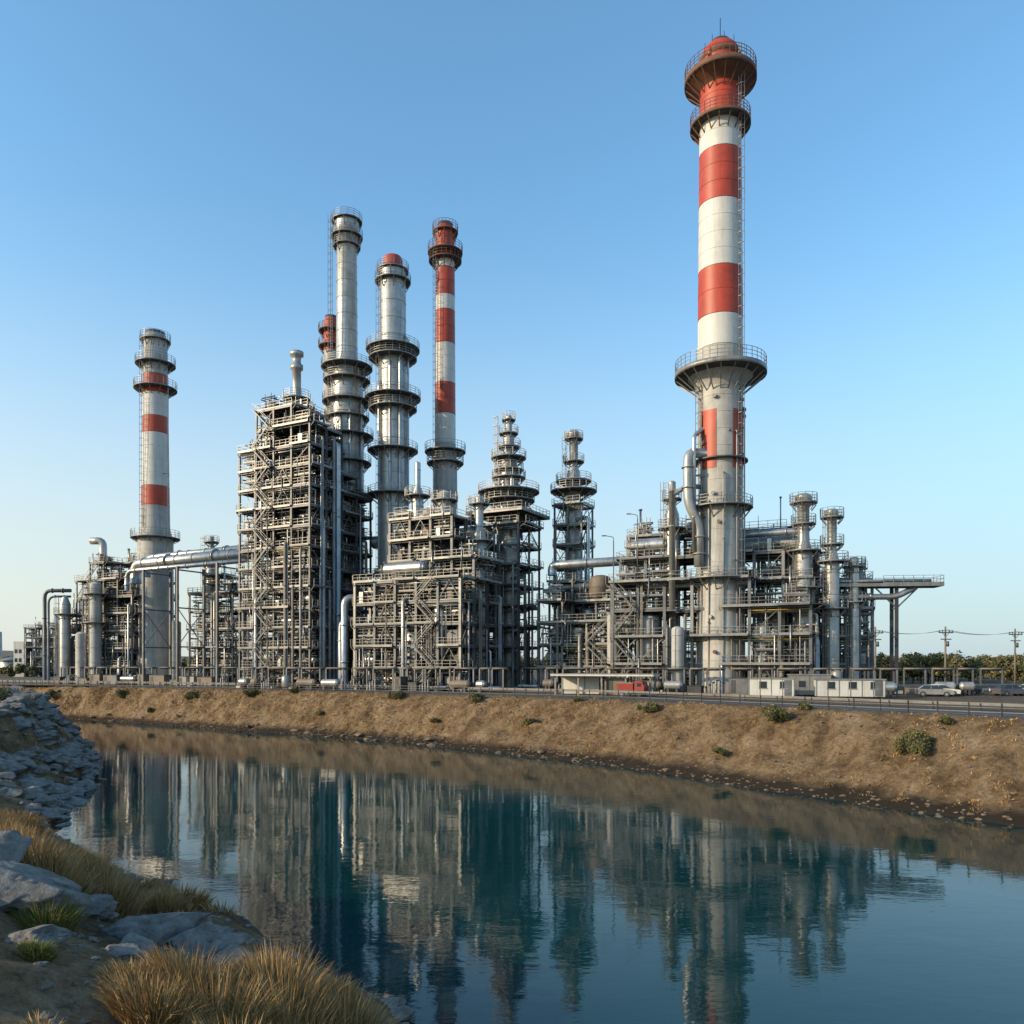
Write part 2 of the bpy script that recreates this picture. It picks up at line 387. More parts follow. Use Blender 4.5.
M=MB(); rf=lambda z: float(np.interp(z,[0,31,32,75],[3.7,3.6,2.95,2.35]))
banded(M,[(0,31,CO),(31,38.2,CO),(38.2,42.4,RE),(42.4,53.8,WH),(53.8,57.4,RE),(57.4,62.4,WH),(62.4,66.4,RE),(66.4,74.5,CO)],32,rf)
M.lathe(0,0,[(2.35,74.5),(2.0,75.2),(2.0,75.8),(1.8,75.8),(1.8,73)],[CO,SD,SD,BK],32)
for z,ro in ((74.0,3.1),(68.9,4.1),(63.6,4.4),(31.4,5.0),(26,5)): M.ring(0,0,z,2.3,ro,m=SL,n=24,h=1.5)
M.beam((3.8,-2.5,28),(3.8,-2.5,63),.18,S); M.beam((3.8,-2.5,62.5),(2,-1,62.5),.12,S); M.beam((3.8,-2.5,45),(2,-1,45),.12,S)
M.ladder(-1.6,-2.5,26,74,-.5,-.86)
M.obj('chimney',(-77,172,0))

M=MB(); rf=lambda z: float(np.interp(z,[0,44,46,90],[2.7,2.3,2.05,1.8]))
banded(M,[(0,46.8,CO),(46.8,52.6,WH),(52.6,58.6,RE),(58.6,66.3,WH),(66.3,72.7,RE),(72.7,75.6,WH),(75.6,80.9,RE),(80.9,82.6,WH),(82.6,88.5,RE)],28,rf)
M.lathe(0,0,[(1.8,88.5),(1.5,89.2),(1.5,89.7),(1.3,89.7),(1.3,88)],[RE,SD,SD,BK],28)
for z,ro in ((88.2,2.5),(84.2,3.4),(82.6,3.2),(45.5,4.0),(43.3,3.6)): M.ring(0,0,z,1.8,ro,m=SL if z<80 else RU,n=22,h=1.5)
M.ladder(-1.6,-1.8,0,88,-.6,-.8)
M.obj('chimney',(-13,155,0))

M=MB(); rf=lambda z: 1.5
banded(M,[(0,69,CO),(69,75,RE)],24,rf)
M.lathe(0,0,[(1.5,75),(1.2,75.7),(1.2,76.2),(1,76.2),(1,74)],[RE,SD,SD,BK],24)
for z in (73.2,70): M.ring(0,0,z,1.45,2.6,m=RU,n=18)
M.obj('chimney',(-37.5,165,0))

M=MB()
column(M,0,0,[(3.2,0),(3.2,52),(2.9,58),(2.0,62),(1.85,84),(2.3,84.6),(2.3,87.5)],[(87.5,2.9),(84.6,3.0),(82.8,2.6),(60,4.8),(57.5,4.4),(53.5,4.6),(50.5,4.2),(47,5.0),(42,4.6),(36,4.6)],TK,28)
for t in (-2.2,-1.2,-.5,-1.7): M.pipe([(3.5*math.cos(t),3.5*math.sin(t),0),(3.5*math.cos(t),3.5*math.sin(t),54+3*t),(2.6*math.cos(t),2.6*math.sin(t),56+3*t)],.24,SV,8)
M.obj('exhaust_stack',(-31.1,150,0))
M=MB()
column(M,0,0,[(2.8,0),(2.6,48),(2.4,62),(2.35,75.5)],[(75.8,2.9),(73.8,3.3),(61.4,4.9),(59.8,4.4),(52.6,5.1),(50.6,4.4),(43,4.6),(35,4.6)],TK,28)
M.lathe(0,0,[(1.8,75.5),(1.8,77.6),(1.5,78.2),(.02,78.5)],RE,24)
for t in (-2.4,-1.0,-.3,-1.6): M.pipe([(3.0*math.cos(t),3.0*math.sin(t),0),(3.0*math.cos(t),3.0*math.sin(t),64+4*t),(2.2*math.cos(t),2.2*math.sin(t),65+4*t)],.22,SV,8)
M.obj('exhaust_stack',(-21.7,145,0))

# ------------------------------------------------------------------ process structures
ROT=-28
M=MB()
tp=lambda i,j: [[12,12,12,11],[14,14,13,12],[14,14,13,11],[13,13,11,10]][i][j]
frame(M,0,0,4,4,4,4,3.4,tp,11,stair=2,eq=.95)
M.lathe(7.5,6,[(2.2,47.7),(2.2,49.5),(1.2,50.6),(.75,51.2),(.75,56),(1.1,56.2),(1.1,57),(.75,57),(.75,58.4),(1.2,58.6),(1.2,59.3),(.02,59.4)],TK,18)
M.ring(7.5,6,51,.9,2.4,n=14)
M.dome_v(11,9,3.5,44,1.5,TK,16); M.dome_v(3,13,3.5,38,1.3,TK,16)
M.dome_v(6,5.5,1,9,1.7,TK,18)
M.pipe([(16.9,6,0),(16.9,6,42),(14,6,42)],.45,SV,12); M.pipe([(-.9,6,0),(-.9,6,36),(2,6,36)],.4,SV,12)
M.obj('process_tower',(-47.5,139,0),ROT)

M=MB()
tp=lambda i,j: 8 if (1<=i<=3 and j>=1) else (6 if (i>=1 and j>=1) else 5)
frame(M,0,0,5,3,4,4,3.45,tp,23,stair=4,eq=.95,colw=.42)
M.pipe([(-2.2,0,0),(-2.2,0,15),(-.2,2,15)],.6,SV,14,2)
M.pipe([(-3.8,1,0),(-3.8,1,11.5),(0,3,11.5)],.45,TK,12,1.5)
M.dome_v(10,2.2,1,9.5,1.5,TK,18); M.dome_v(15,2.2,5,15,1.2,SV,16)
M.dome_h((5,1.2,19.2),(13,1.2,19.2),1.1,SV,16)
column(M,18,9,[(1.3,0),(1.3,24),(.7,26),(.7,31)],[(24,2.6),(20,2.6),(30,1.7)],TK,16)
column(M,6,9,[(1.0,26),(1.0,33),(.5,34),(.5,38)],[(32.5,2.2)],SV,14,ladder=False)
column(M,12,8,[(1.2,26),(1.2,32)],[(31,2.2)],CO,14,ladder=False)
M.obj('process_unit',(-25.4,129,0),ROT)

M=MB()
tp=lambda i,j: [7,9,8,7,6,6][i]-(j==0)
frame(M,0,0,6,3,4.5,4,3.5,tp,31,stair=False,eq=.85)
M.pipe([(2,-1.5,27),(27,-1.5,27)],1.2,SV,16); M.pipe([(8,-2,22.5),(27,-2,22.5)],.8,TK,14)
M.obj('process_unit',(-27,152,0),ROT)

M=MB()
frame(M,0,0,2,2,4,4,3.5,lambda i,j:8,41,avoid=(4,4,1.6),stair=1,eq=.95,out=1.6)
column(M,4,4,[(1.9,0),(1.9,34),(1.7,36),(1.5,39.5),(1.0,41),(1.0,44),(.6,45),(.6,47.5)],[(34.3,5.4),(32.8,4.6),(36.8,3.0),(40.3,3.1),(38.2,2.6),(42.2,2.1),(44.6,1.7),(47,1.2)],TK,20)
M.box(-1.4,9.4,-1.4,9.4,30.1,30.3,DK)
for a,b in (((-1.4,-1.4,30.3),(9.4,-1.4,30.3)),((9.4,-1.4,30.3),(9.4,9.4,30.3)),((-1.4,-1.4,30.3),(-1.4,9.4,30.3)),((-1.4,9.4,30.3),(9.4,9.4,30.3))):
    M.rail(a,b); M.beam((a[0],a[1],30.05),(b[0],b[1],30.05),.12,SL,.35)
for x in (0,8):
    for y in (0,8): M.beam((x,y,28),(x,y,30.1),.3,S); M.beam((x,y,30),(4+(x-4)*.3,4+(y-4)*.3,34),.2,S)
for i in range(7):
    t=i*.9; M.pipe([(4+2.5*math.cos(t),4+2.5*math.sin(t),26),(4+2.5*math.cos(t),4+2.5*math.sin(t),33+.7*i),(4,4,33+.7*i)],.2,SV,8)
M.obj('fractionating_column',(-6,138,0),ROT)

M=MB()
frame(M,0,0,2,1,2.6,5,3.6,lambda i,j:9,43,avoid=(2.6,2.5,1.3),stair=False,eq=.5,brace=.4,colw=.28)
column(M,2.6,2.5,[(1.3,0),(1.3,38),(.8,39.5),(.8,44.5),(1.2,44.8),(1.2,45.6)],[(35.2,4.2),(37,3.2),(40.5,1.9),(44.6,1.7)],TK,18)
M.pipe([(6,1,0),(6,1,30),(3,2,30)],.35,SV,10)
M.obj('fractionating_column',(7.6,142,0),ROT)

M=MB()
tp=lambda i,j: [5,4,4][i]-(j==0)
frame(M,0,0,3,3,4.2,4,3.6,tp,51,stair=3,eq=.95)
M.pipe([(1,3,18.8),(1,3,20.5),(22,3,20.5)],.75,SV,14); M.pipe([(0,5,17),(20,5,17)],.5,TK,12)
M.dome_v(8.5,5.5,14.6,18.8,1.8,BR,18)
column(M,13.5,-1.5,[(1.0,0),(1.0,11.5)],[],CO,16,ladder=False)
M.obj('process_unit',(4.4,130,0),ROT)

M=MB()
tp=lambda i,j: [[4,5,6],[4,5,6],[4,5,6],[4,5,5],[4,5,6],[3,5,6],[3,4,5]][i][j]
frame(M,0,0,7,3,4,4.4,4.05,tp,61,avoid=(14.6,3.9,3.7),stair=1,eq=.9,colw=.42,out=1.8)
for i in range(3):
    x=i*4; M.beam((x,-.3,4.3),(x+4,-.3,8),.18,S)
column(M,7.5,6.5,[(1.1,0),(1.1,27),(.6,28.5),(.6,32)],[(25,2.2),(29.5,1.5)],TK,16)
M.dome_v(5,2.2,4.5,11.6,1.6,CO,18); M.dome_v(21.5,2,0.5,9.8,1.1,TK,16); M.dome_v(10.4,-2,0,9.5,.9,CO,16)
M.dome_h((1,6,22.5),(7,6,22.5),1.1,SV,16); M.dome_h((18,7,21.7),(26,7,21.7),1.1,TK,16)
M.pipe([(18,5,20.6),(18,5,23.0),(27,5,23.0),(27,5,8)],.5,SV,12)
M.obj('process_unit',(15.0,119.5,0),-25)

M=MB()
frame(M,0,2,3,2,3.6,4,4.0,lambda i,j:[5,4,4][i],71,stair=False,eq=.95,colw=.36)
column(M,1.2,-.5,[(1.25,0),(1.25,20),(.8,21.5),(.8,26.3),(1.2,26.6),(1.2,27.8)],[(20.2,2.4),(24,1.7),(27,1.9),(15,2.4)],TK,18)
column(M,5.0,-.5,[(1.0,0),(1.0,18.5),(.65,20),(.65,24.4),(.9,24.7),(.9,25.6)],[(18.6,2.2),(21,1.6),(24.8,1.6),(12,2.2)],TK,18)
column(M,8.2,1,[(.7,0),(.7,19)],[(18,1.6),(13,1.6)],SV,14)
M.dome_v(-2.5,1,.5,13,1.0,TK,16)
M.obj('distillation_unit',(40.2,113.5,0),-12)

M=MB()
M.box(0,17,-1.7,1.7,15.2,15.36,SD); M.box(0,17.06,-1.75,-1.65,15.0,15.46,SL); M.box(0,17.06,1.65,1.75,15.0,15.46,SL); M.box(17,17.1,-1.65,1.65,15.0,15.45,SL)
M.rail((9,-1.7,15.4),(17,-1.7,15.4)); M.rail((9,1.7,15.4),(17,1.7,15.4)); M.rail((17,-1.7,15.4),(17,1.7,15.4))
for y in (-1.2,-.5,.3,1.1): M.cyl((-1,y,15.8),(15.5,y,15.8),.24 if y<0 else .16,SV,8)
M.pipe([(-1,-.9,13.6),(11,-.9,13.6),(13.5,-.9,14.9)],.42,SV,12)
for x in (11,):
    M.box(x-.22,x+.22,-1.1,-.75,0,15.0,SD); M.box(x-.22,x+.22,.75,1.1,0,15.0,SD)
    M.beam((x,-.95,12.0),(x+3,-.95,15.0),.18,S); M.beam((x,-.95,12.0),(x-3,-.95,15.0),.18,S)
    for z in (4,8,12): M.beam((x,-.9,z),(x,.9,z),.2,S)
    M.box(x-.7,x+.7,-1.6,1.6,0,.4,CO)
for x in (1,):
    for y in (-1.2,1.2): M.box(x-.2,x+.2,y-.2,y+.2,0,15.0,S)
M.obj('pipe_rack',(43.2,114,0),-6)

M=MB()
tp=lambda i,j: [[4,5,5],[6,6,6],[7,7,6],[6,7,7],[5,6,7]][i][j]
frame(M,0,0,5,3,4,4,3.7,tp,81,stair=3,eq=.95)
M.pipe([(6,5,20),(6,5,31.5),(3.5,4,31.5)],.8,TK,14,2.2)
column(M,3,-2.0,[(1.1,0),(1.1,17),(.6,18.5)],[(15,2.2)],TK,18); column(M,9,-3,[(1.1,0),(1.1,10.5)],[],CO,16,ladder=False)
column(M,12,-2.0,[(1.2,0),(1.2,21)],[(19,2.5),(13,2.4)],CO,18)
M.pipe([(-4.5,-1,0),(-4.5,-1,20.3),(1,1,20.3)],.4,S,12,1.5); M.pipe([(-3.3,-1,0),(-3.3,-1,19),(1,1,19)],.25,S,12,1.5)
column(M,18,9,[(.9,18),(.9,30),(.5,31),(.5,33)],[(29,2)],TK,14)
M.obj('process_unit',(-98,174,0),-22)
M=MB()
frame(M,0,0,3,2,3.8,4,3.8,lambda i,j:[5,6,5][i],91,stair=False,eq=.95)
column(M,4,2,[(1.2,15),(1.2,26.5),(.6,27.5),(.6,31)],[(25.5,2.3),(30,1.6)],TK,16)
column(M,-3,-1,[(1.2,0),(1.2,13)],[],TK,16,ladder=False)
M.obj('process_unit',(-68,168,0),-22)
M=MB()
for dy,r,z in ((0,1.1,24.6),(2.6,.7,26.2),(-2,.45,23)):
    M.pipe([(0,dy,z-4),(0,dy,z),(34,dy,z)],r,SV,18,2.5)
    for x in range(3,34,5): M.cyl((x-.1,dy,z),(x+.1,dy,z),r+.1,SL,18)
for x in (6,16,27):
    for y in (-2.6,3.6): M.box(x-.2,x+.2,y-.2,y+.2,0,23,S)
    for z in (7.5,15,22.3): M.beam((x,-2.6,z),(x,3.6,z),.25,S)
    M.beam((x,-2.6,7.5),(x,3.6,15),.13,S); M.beam((x,3.6,7.5),(x,-2.6,15),.13,S)
M.obj('pipe_rack',(-77,163,0),-29)

def low_clutter(name,loc,rot,L,seed):
    M=MB(); rd=random.Random(seed); x=0
    while x<L:
        w=rd.uniform(1.2,4); k=rd.random()
        if k<.2: M.dome_h((x,0,1.2),(x+w,0,1.2),.6,rd.choice([SV,TK,BR])); M.box(x+.5,x+.8,-.4,.4,0,.8,SD); M.box(x+w-.9,x+w-.6,-.4,.4,0,.8,SD)
        elif k<.35: M.dome_v(x+.8,0,.2,rd.uniform(2,4),.7,rd.choice([TK,SL,CO]))
        elif k<.6:
            h=rd.uniform(1.0,2.2); M.box(x,x+w,-.8,.8,.1,h,rd.choice([S,BR,SL,BR,SD])); M.box(x-.05,x+w+.05,-.86,.86,h,h+.1,SD); M.box(x+.3,x+.9,-.83,-.8,.3,h-.2,SD)
        elif k<.8:
            for q in range(4): M.pipe([(x+q*.5,-.5,0),(x+q*.5,-.5,1+q*.3),(x+q*.5,1.5,1+q*.3)],.12,SL,6)
        else: M.pipe([(x,0,.7),(x+w,0,.7)],.25,SV,8); M.pipe([(x,.6,.7),(x+w,.6,.7)],.2,SL,8)
        for e in (0,w): M.box(x+e-.1,x+e+.1,.9,1.1,0,3.4,S)
        M.cyl((x,1,3.5),(x+w+.5,1,3.5),.12,BR,6); M.cyl((x,1.4,3.5),(x+w+.5,1.4,3.5),.16,S,6); M.cyl((x,1.8,3.3),(x+w+.5,1.8,3.3),.1,S,6)
        x+=w+rd.uniform(.3,1.5)
    M.obj(name,loc,rot)
low_clutter('ground_pipework',(-96,168,0),-22,48,3)
low_clutter('ground_pipework',(-46,134.6,0),-28,20,4)
low_clutter('ground_pipework',(-26,126.5,0),-28,28,5)
low_clutter('ground_pipework',(1,125,0),-28,18,6)
low_clutter('ground_pipework',(15.5,114,0),-25,34,7)
low_clutter('ground_pipework',(46,108,0),-15,16,8)

# ------------------------------------------------------------------ terrain
FS=np.array([(-400,250),(-150,170),(-110,159),(-85,150),(-49.5,126),(-14.5,103),(8.8,80.5),(31,48.8),(45,30),(60,10),(100,-50),(300,-350)],float)
FT=np.array([(-400,262),(-150,181),(-102,158.5),(-75,147.5),(-49,134),(-34,125),(-14.5,113),(11,94),(38.6,60),(55,38),(70,20),(112,-42),(312,-342)],float)
LS=np.array([(-400,150),(-40,30),(0,10),(15,2.6),(22.2,-2.4),(32.5,-14.0),(48,-28.5),(60,-33),(72,-37.5),(86,-45.5),(100,-54),(140,-90),(150,-106),(165,-145),(240,-400)],float)
FTk=(FT[:,0],FT[:,1])
def top_y(x): return float(np.interp(x,*FTk))
def sm(t): t=max(0,min(1,t)); return t*t*(3-2*t)
def nz(x,y,s,o=0): return noise.noise(Vector((x*s+o,y*s-o,o*.37)))
def height(x,y):
    w=nz(x,y,.11,5)*2.2+nz(x,y,.4,9)*.7
    a=float(np.interp(x,FS[:,0],FS[:,1]))+w*.8; b=top_y(x)
    t=(y-a)/max(4,(b-a))
    if t<0: hf=-6+t*5
    elif t>1.3: hf=0
    else:
        hf=-6+6*(.25*min(1,t)+.75*sm(t))
        e=max(0,1-abs(t-.5)*2)
        # gullies running down the slope: noise stretched across the slope
        gx_=x*.8-y*.55
        gul=abs(noise.noise(Vector((gx_*.42,y*.06+x*.05,3.3))))
        hf+=e*(nz(x,y,.3,2)*.8+nz(x,y,.9,4)*.45+nz(x,y,2.1,6)*.22-max(0,.22-gul)*3.2)
    hf=min(0,hf)
    dx=float(np.interp(y,LS[:,0],LS[:,1]))+w*.8-x
    if dx<0: hl=-6+dx*.5
    else:
        cl=sm((y-52)/14)
        sl=.33+.75*cl
        hl=-6+dx*.55 if dx<2 else -4.9+(dx-2)*sl
        hl+=min(1,dx)*(nz(x,y,.22,7)*.55+nz(x,y,.8,3)*.25+nz(x,y,2.2,8)*.09)
        hl+=min(1,dx)*cl*(abs(nz(x,y,.35,12))*1.6-.3)
        cap=-.4+nz(x,y,.1,1)*.8+cl*.9
        if hl>cap: hl=cap+(hl-cap)*.03
    return max(hf,hl,-9)
def axis(parts):
    out=[]
    for a,b,s in parts: out+=list(np.arange(a,b,s))
    return out
gx=axis([(-5000,-800,600),(-800,-140,30),(-140,-60,1.2),(-60,48,.5),(48,85,1.2),(85,400,20),(400,5001,500)])
gy=axis([(-400,-20,30),(-20,4,2),(4,40,.4),(40,128,.55),(128,185,1.2),(185,500,20),(500,7001,500)])
vs=[(x,y,height(x,y)) for y in gy for x in gx]
nx=len(gx); fs=[(j*nx+i,j*nx+i+1,(j+1)*nx+i+1,(j+1)*nx+i) for j in range(len(gy)-1) for i in range(nx-1)]
me=bpy.data.meshes.new('ground'); me.from_pydata(vs,[],fs); me.polygons.foreach_set('use_smooth',[True]*len(fs)); me.update()
ground=bpy.data.objects.new('ground',me); scene.collection.objects.link(ground)
gm=bpy.data.materials.new('ground_soil'); gm.use_nodes=True; nt=gm.node_tree; L=nt.links; bs=nt.nodes['Principled BSDF']; bs.inputs['Roughness'].default_value=.95
bs.inputs['Specular IOR Level'].default_value=.2
geo=nt.nodes.new('ShaderNodeNewGeometry'); sep=nt.nodes.new('ShaderNodeSeparateXYZ'); L.new(geo.outputs['Position'],sep.inputs[0])
def tn(scale,det=8,rough=.65):
    n=nt.nodes.new('ShaderNodeTexNoise'); n.inputs['Scale'].default_value=scale; n.inputs['Detail'].default_value=det; n.inputs['Roughness'].default_value=rough
    L.new(geo.outputs['Position'],n.inputs['Vector']); return n.outputs['Fac']
def ramp(src,stops):
    r=nt.nodes.new('ShaderNodeValToRGB'); e=r.color_ramp.elements
    while len(e)<len(stops): e.new(.5)
    for q,(p,c) in zip(e,stops): q.position=p; q.color=(*c,1) if len(c)==3 else c
    L.new(src,r.inputs[0]); return r.outputs[0]
def mix(f,a,b,bt='MIX'):
    m=nt.nodes.new('ShaderNodeMix'); m.data_type='RGBA'; m.blend_type=bt
    if isinstance(f,float): m.inputs[0].default_value=f
    else: L.new(f,m.inputs[0])
    for s,v in ((6,a),(7,b)):
        if isinstance(v,tuple): m.inputs[s].default_value=(*v,1)
        else: L.new(v,m.inputs[s])
    return m.outputs[2]
def mrange(src,a,b,c=0,d=1):
    m=nt.nodes.new('ShaderNodeMapRange'); L.new(src,m.inputs[0]); m.inputs[1].default_value=a; m.inputs[2].default_value=b; m.inputs[3].default_value=c; m.inputs[4].default_value=d; return m.outputs[0]
def math_(op,a,b):
    m=nt.nodes.new('ShaderNodeMath'); m.operation=op
    for i,v in enumerate((a,b)):
        if isinstance(v,(int,float)): m.inputs[i].default_value=v
        else: L.new(v,m.inputs[i])
    return m.outputs[0]
soil=ramp(tn(.4,12,.72),[(.3,(.11,.065,.036)),(.42,(.22,.14,.075)),(.52,(.35,.235,.13)),(.66,(.47,.345,.215))])
fine=ramp(tn(3,9,.85),[(.34,(.22,.21,.21)),(.5,(.9,.9,.9)),(.66,(1.4,1.32,1.2))])
soil=mix(1.0,soil,fine,'MULTIPLY')
grav=mix(1.0,ramp(tn(.15),[(.3,(.13,.105,.08)),(.7,(.23,.19,.145))]),fine,'MULTIPLY')
padf=mrange(sep.outputs[2],-.25,-.02)
c=mix(padf,soil,grav)
zz=math_('ADD',sep.outputs[2],math_('MULTIPLY',tn(.5,5,.6),-1.3))
wet=mrange(zz,-6.2,-5.6,1,0)
c=mix(wet,c,(.05,.036,.024))
L.new(c,bs.inputs['Base Color'])
bp=nt.nodes.new('ShaderNodeBump'); bp.inputs['Strength'].default_value=1; bp.inputs['Distance'].default_value=.5
L.new(math_('ADD',tn(1.5,12,.75),tn(9,5,.7)),bp.inputs['Height']); L.new(bp.outputs[0],bs.inputs['Normal'])
me.materials.append(gm)

wm=bpy.data.materials.new('river_water'); wm.use_nodes=True; nt=wm.node_tree; L=nt.links; bs=nt.nodes['Principled BSDF']
bs.inputs['Roughness'].default_value=.02; bs.inputs['IOR'].default_value=1.38
geo=nt.nodes.new('ShaderNodeNewGeometry')
wc=ramp(tn(.03,3,.5),[(.35,(.0015,.026,.027)),(.65,(.003,.040,.046))]); L.new(wc,bs.inputs['Base Color'])
mp=nt.nodes.new('ShaderNodeMapping'); mp.inputs['Scale'].default_value=(.5,1.0,1); L.new(geo.outputs['Position'],mp.inputs[0])
h=None
for sc,st in ((.35,.008),(1.6,.0034),(5,.0012)):
    n=nt.nodes.new('ShaderNodeTexNoise'); n.inputs['Scale'].default_value=sc; n.inputs['Detail'].default_value=3
    L.new(mp.outputs[0],n.inputs['Vector'])
    mu=nt.nodes.new('ShaderNodeMath'); mu.operation='MULTIPLY_ADD'; mu.inputs[1].default_value=st
    L.new(n.outputs['Fac'],mu.inputs[0])
    if h: L.new(h,mu.inputs[2])
    else: mu.inputs[2].default_value=0
    h=mu.outputs[0]
bp=nt.nodes.new('ShaderNodeBump'); bp.inputs['Strength'].default_value=1; bp.inputs['Distance'].default_value=1.6
L.new(h,bp.inputs['Height']); L.new(bp.outputs[0],bs.inputs['Normal'])
me=bpy.data.meshes.new('water'); me.from_pydata([(-390,-380,-6),(290,-380,-6),(290,245,-6),(-390,245,-6)],[],[(0,1,2,3)]); me.materials.append(wm)
scene.collection.objects.link(bpy.data.objects.new('water',me))

ASPH=mat('asphalt',(.055,.055,.058),.9,0,.3,.8,0); LINE=mat('road_line_paint',(.6,.6,.56),.7,0,.2,2)
xsr=list(np.arange(-180,92,2.0))
def edge_pt(x,off):
    y=top_y(x); t=Vector((4,top_y(x+2)-top_y(x-2))).normalized(); n=Vector((-t.y,t.x)); return x+n.x*off, y+n.y*off
def strip(name,o0,o1,z,m):
    v=[];f=[]
    for x in xsr:
        a=edge_pt(x,o0); b=edge_pt(x,o1); v+= [(*a,z),(*b,z)]
    for i in range(len(xsr)-1): f.append((2*i,2*i+2,2*i+3,2*i+1))
    me=bpy.data.meshes.new(name); me.from_pydata(v,[],f); me.materials.append(m)
    o=bpy.data.objects.new(name,me); scene.collection.objects.link(o); return o
rdm=strip('road',1.3,6.5,.02,ASPH)
for nm,a,b in (('edge_line',1.55,1.7),('edge_line_far',6.1,6.25)):
    o=strip(nm,a,b,.026,LINE); o.parent=rdm
M=MB(); pts=[]
for x in np.arange(-150,84,1.5):
    a=edge_pt(x,.6); pts.append(Vector((*a,-.1)))
for i,(a,b) in enumerate(zip(pts,pts[1:])):
    M.beam(a,a+Vector((0,0,1.15)),.1,SD)
    M.beam(a+Vector((0,0,1.1)),b+Vector((0,0,1.1)),.05,BR); M.beam(a+Vector((0,0,.75)),b+Vector((0,0,.75)),.04,S); M.beam(a+Vector((0,0,.4)),b+Vector((0,0,.4)),.04,S)
M.obj('guardrail')
M=MB(); pts=[]
for x in np.arange(-120,84,2.5):
    a=edge_pt(x,7.2); pts.append(Vector((*a,0)))
for a,b in zip(pts,pts[1:]):
    M.beam(a,a+Vector((0,0,.75)),.14,SD); M.beam(a+Vector((0,0,.62)),b+Vector((0,0,.62)),.05,S,.26)
M.obj('guardrail')

# ------------------------------------------------------------------ vegetation & rocks
rng=np.random.default_rng(5)
GR=[mat('dry_grass_a',(.40,.235,.09),.8,0,.35,1.2),mat('dry_grass_b',(.24,.135,.05),.8,0,.35,1.2),mat('dry_grass_c',(.52,.36,.17),.8,0,.3,1.2),mat('green_grass',(.15,.17,.04),.8,0,.3,2)]
for g in GR: g.node_tree.nodes['Principled BSDF'].inputs['Specular IOR Level'].default_value=.25
class Grass:
    def __init__(s): s.v=[];s.f=[];s.m=[];s.n=0
    def tuft(s,x,y,rad,hgt,nb,mats,probs,spread=.9,w=.012):
        a=rng.uniform(0,2*np.pi,nb); rr=rad*np.sqrt(rng.uniform(0,1,nb))
        px=x+rr*np.cos(a); py=y+rr*np.sin(a)
        z0=height(x,y)
        gxx=(height(x+.4,y)-z0)/.4; gyy=(height(x,y+.4)-z0)/.4
        pz=z0+gxx*(px-x)+gyy*(py-y)-.06
        lean=spread*(.15+.85*rr/rad)*rng.uniform(.4,1.2,nb); la=a+rng.normal(0,.5,nb)
        H=hgt*rng.uniform(.5,1.15,nb)*(1-.35*(rr/rad)**2)
        dx=np.cos(la)*lean; dy=np.sin(la)*lean
        wa=rng.uniform(0,np.pi,nb); wx=np.cos(wa)*w; wy=np.sin(wa)*w
        V=[]
        for t,ww in ((0,1),(.4,.9),(.75,.6)):
            cx=px+dx*H*t**1.6; cy=py+dy*H*t**1.6; cz=pz+H*(t-.22*lean*t*t)
            V.append(np.stack([cx-wx*ww,cy-wy*ww,cz],1)); V.append(np.stack([cx+wx*ww,cy+wy*ww,cz],1))
        V.append(np.stack([px+dx*H,py+dy*H,pz+H*(1-.32*lean)],1))
        V=np.stack(V,1).reshape(-1,3); s.v.append(V)
        b=s.n+7*np.arange(nb)
        for i in range(nb):
            q=int(b[i]); s.f+=[(q,q+1,q+3,q+2),(q+2,q+3,q+5,q+4),(q+4,q+5,q+6)]
        mm=rng.choice(mats,nb,p=probs); s.m+=list(np.repeat(mm,3)); s.n+=7*nb
    def obj(s,name):
        me=bpy.data.meshes.new(name); me.from_pydata(np.concatenate(s.v).tolist(),[],s.f)
        for g in GR: me.materials.append(g)
        me.polygons.foreach_set('material_index',[int(q) for q in s.m]); me.update()
        o=bpy.data.objects.new(name,me); scene.collection.objects.link(o); return o
DRY=([0,1,2],[.42,.38,.2])
G=Grass()
big=[(-5.6,15.2,1.0,1.6),(-4.4,15.8,.9,1.5),(-6.6,16.4,.8,1.3),(-3.4,14.2,.9,1.2),(-2.6,14.8,.8,1.1),(-5.0,17.0,.9,1.7),(-3.6,17.0,.8,1.3),(-6.4,14.3,.7,1.1),(-4.6,13.6,.8,1.1),(-2.4,16.4,.6,.8),(-5.6,18.2,.6,1.1),(-7.4,15.6,.5,.8),(-4.2,18.6,.5,.9),
     (-12.6,21.8,.9,1.5),(-13.8,22.6,1.0,1.7),(-11.6,22.8,.8,1.3),(-12.9,24.0,.9,1.6),(-15.0,23.4,.9,1.6),(-10.9,24.6,.6,.9),
     (-11.2,27,.8,1.0),(-12.9,27.8,.7,1.1),(-17.6,27,1.0,1.4),(-19.2,28.5,1.0,1.4),(-16.4,30.8,.8,1.1),(-21,32,1.1,1.3),(-23,37,1.0,1.1),(-19.5,24,.9,1.3),(-18.5,33.5,.8,1.0),(-15.3,26,.8,1.2)]
for x,y,r,h_ in big: G.tuft(x,y,r,h_,1500,DRY[0],DRY[1],w=.011,spread=.8)
for i in range(140):
    y=rng.uniform(11,60); xs_=float(np.interp(y,LS[:,0],LS[:,1])); x=xs_-abs(rng.normal(0,1))*9-1.6
    if 16<y<21.5 and -14.5<x<-7.5: continue
    G.tuft(x,y,rng.uniform(.15,.55),rng.uniform(.2,.65),140,DRY[0],DRY[1],w=.013)
G.obj('dry_grass')
G=Grass()
for x,y,r,h_ in ((-10.6,18.2,.5,.95),(-9.3,15.6,.25,.4)): G.tuft(x,y,r,h_,900,[3,0],[.8,.2],w=.012)
G.obj('green_grass_tuft')
G=Grass()
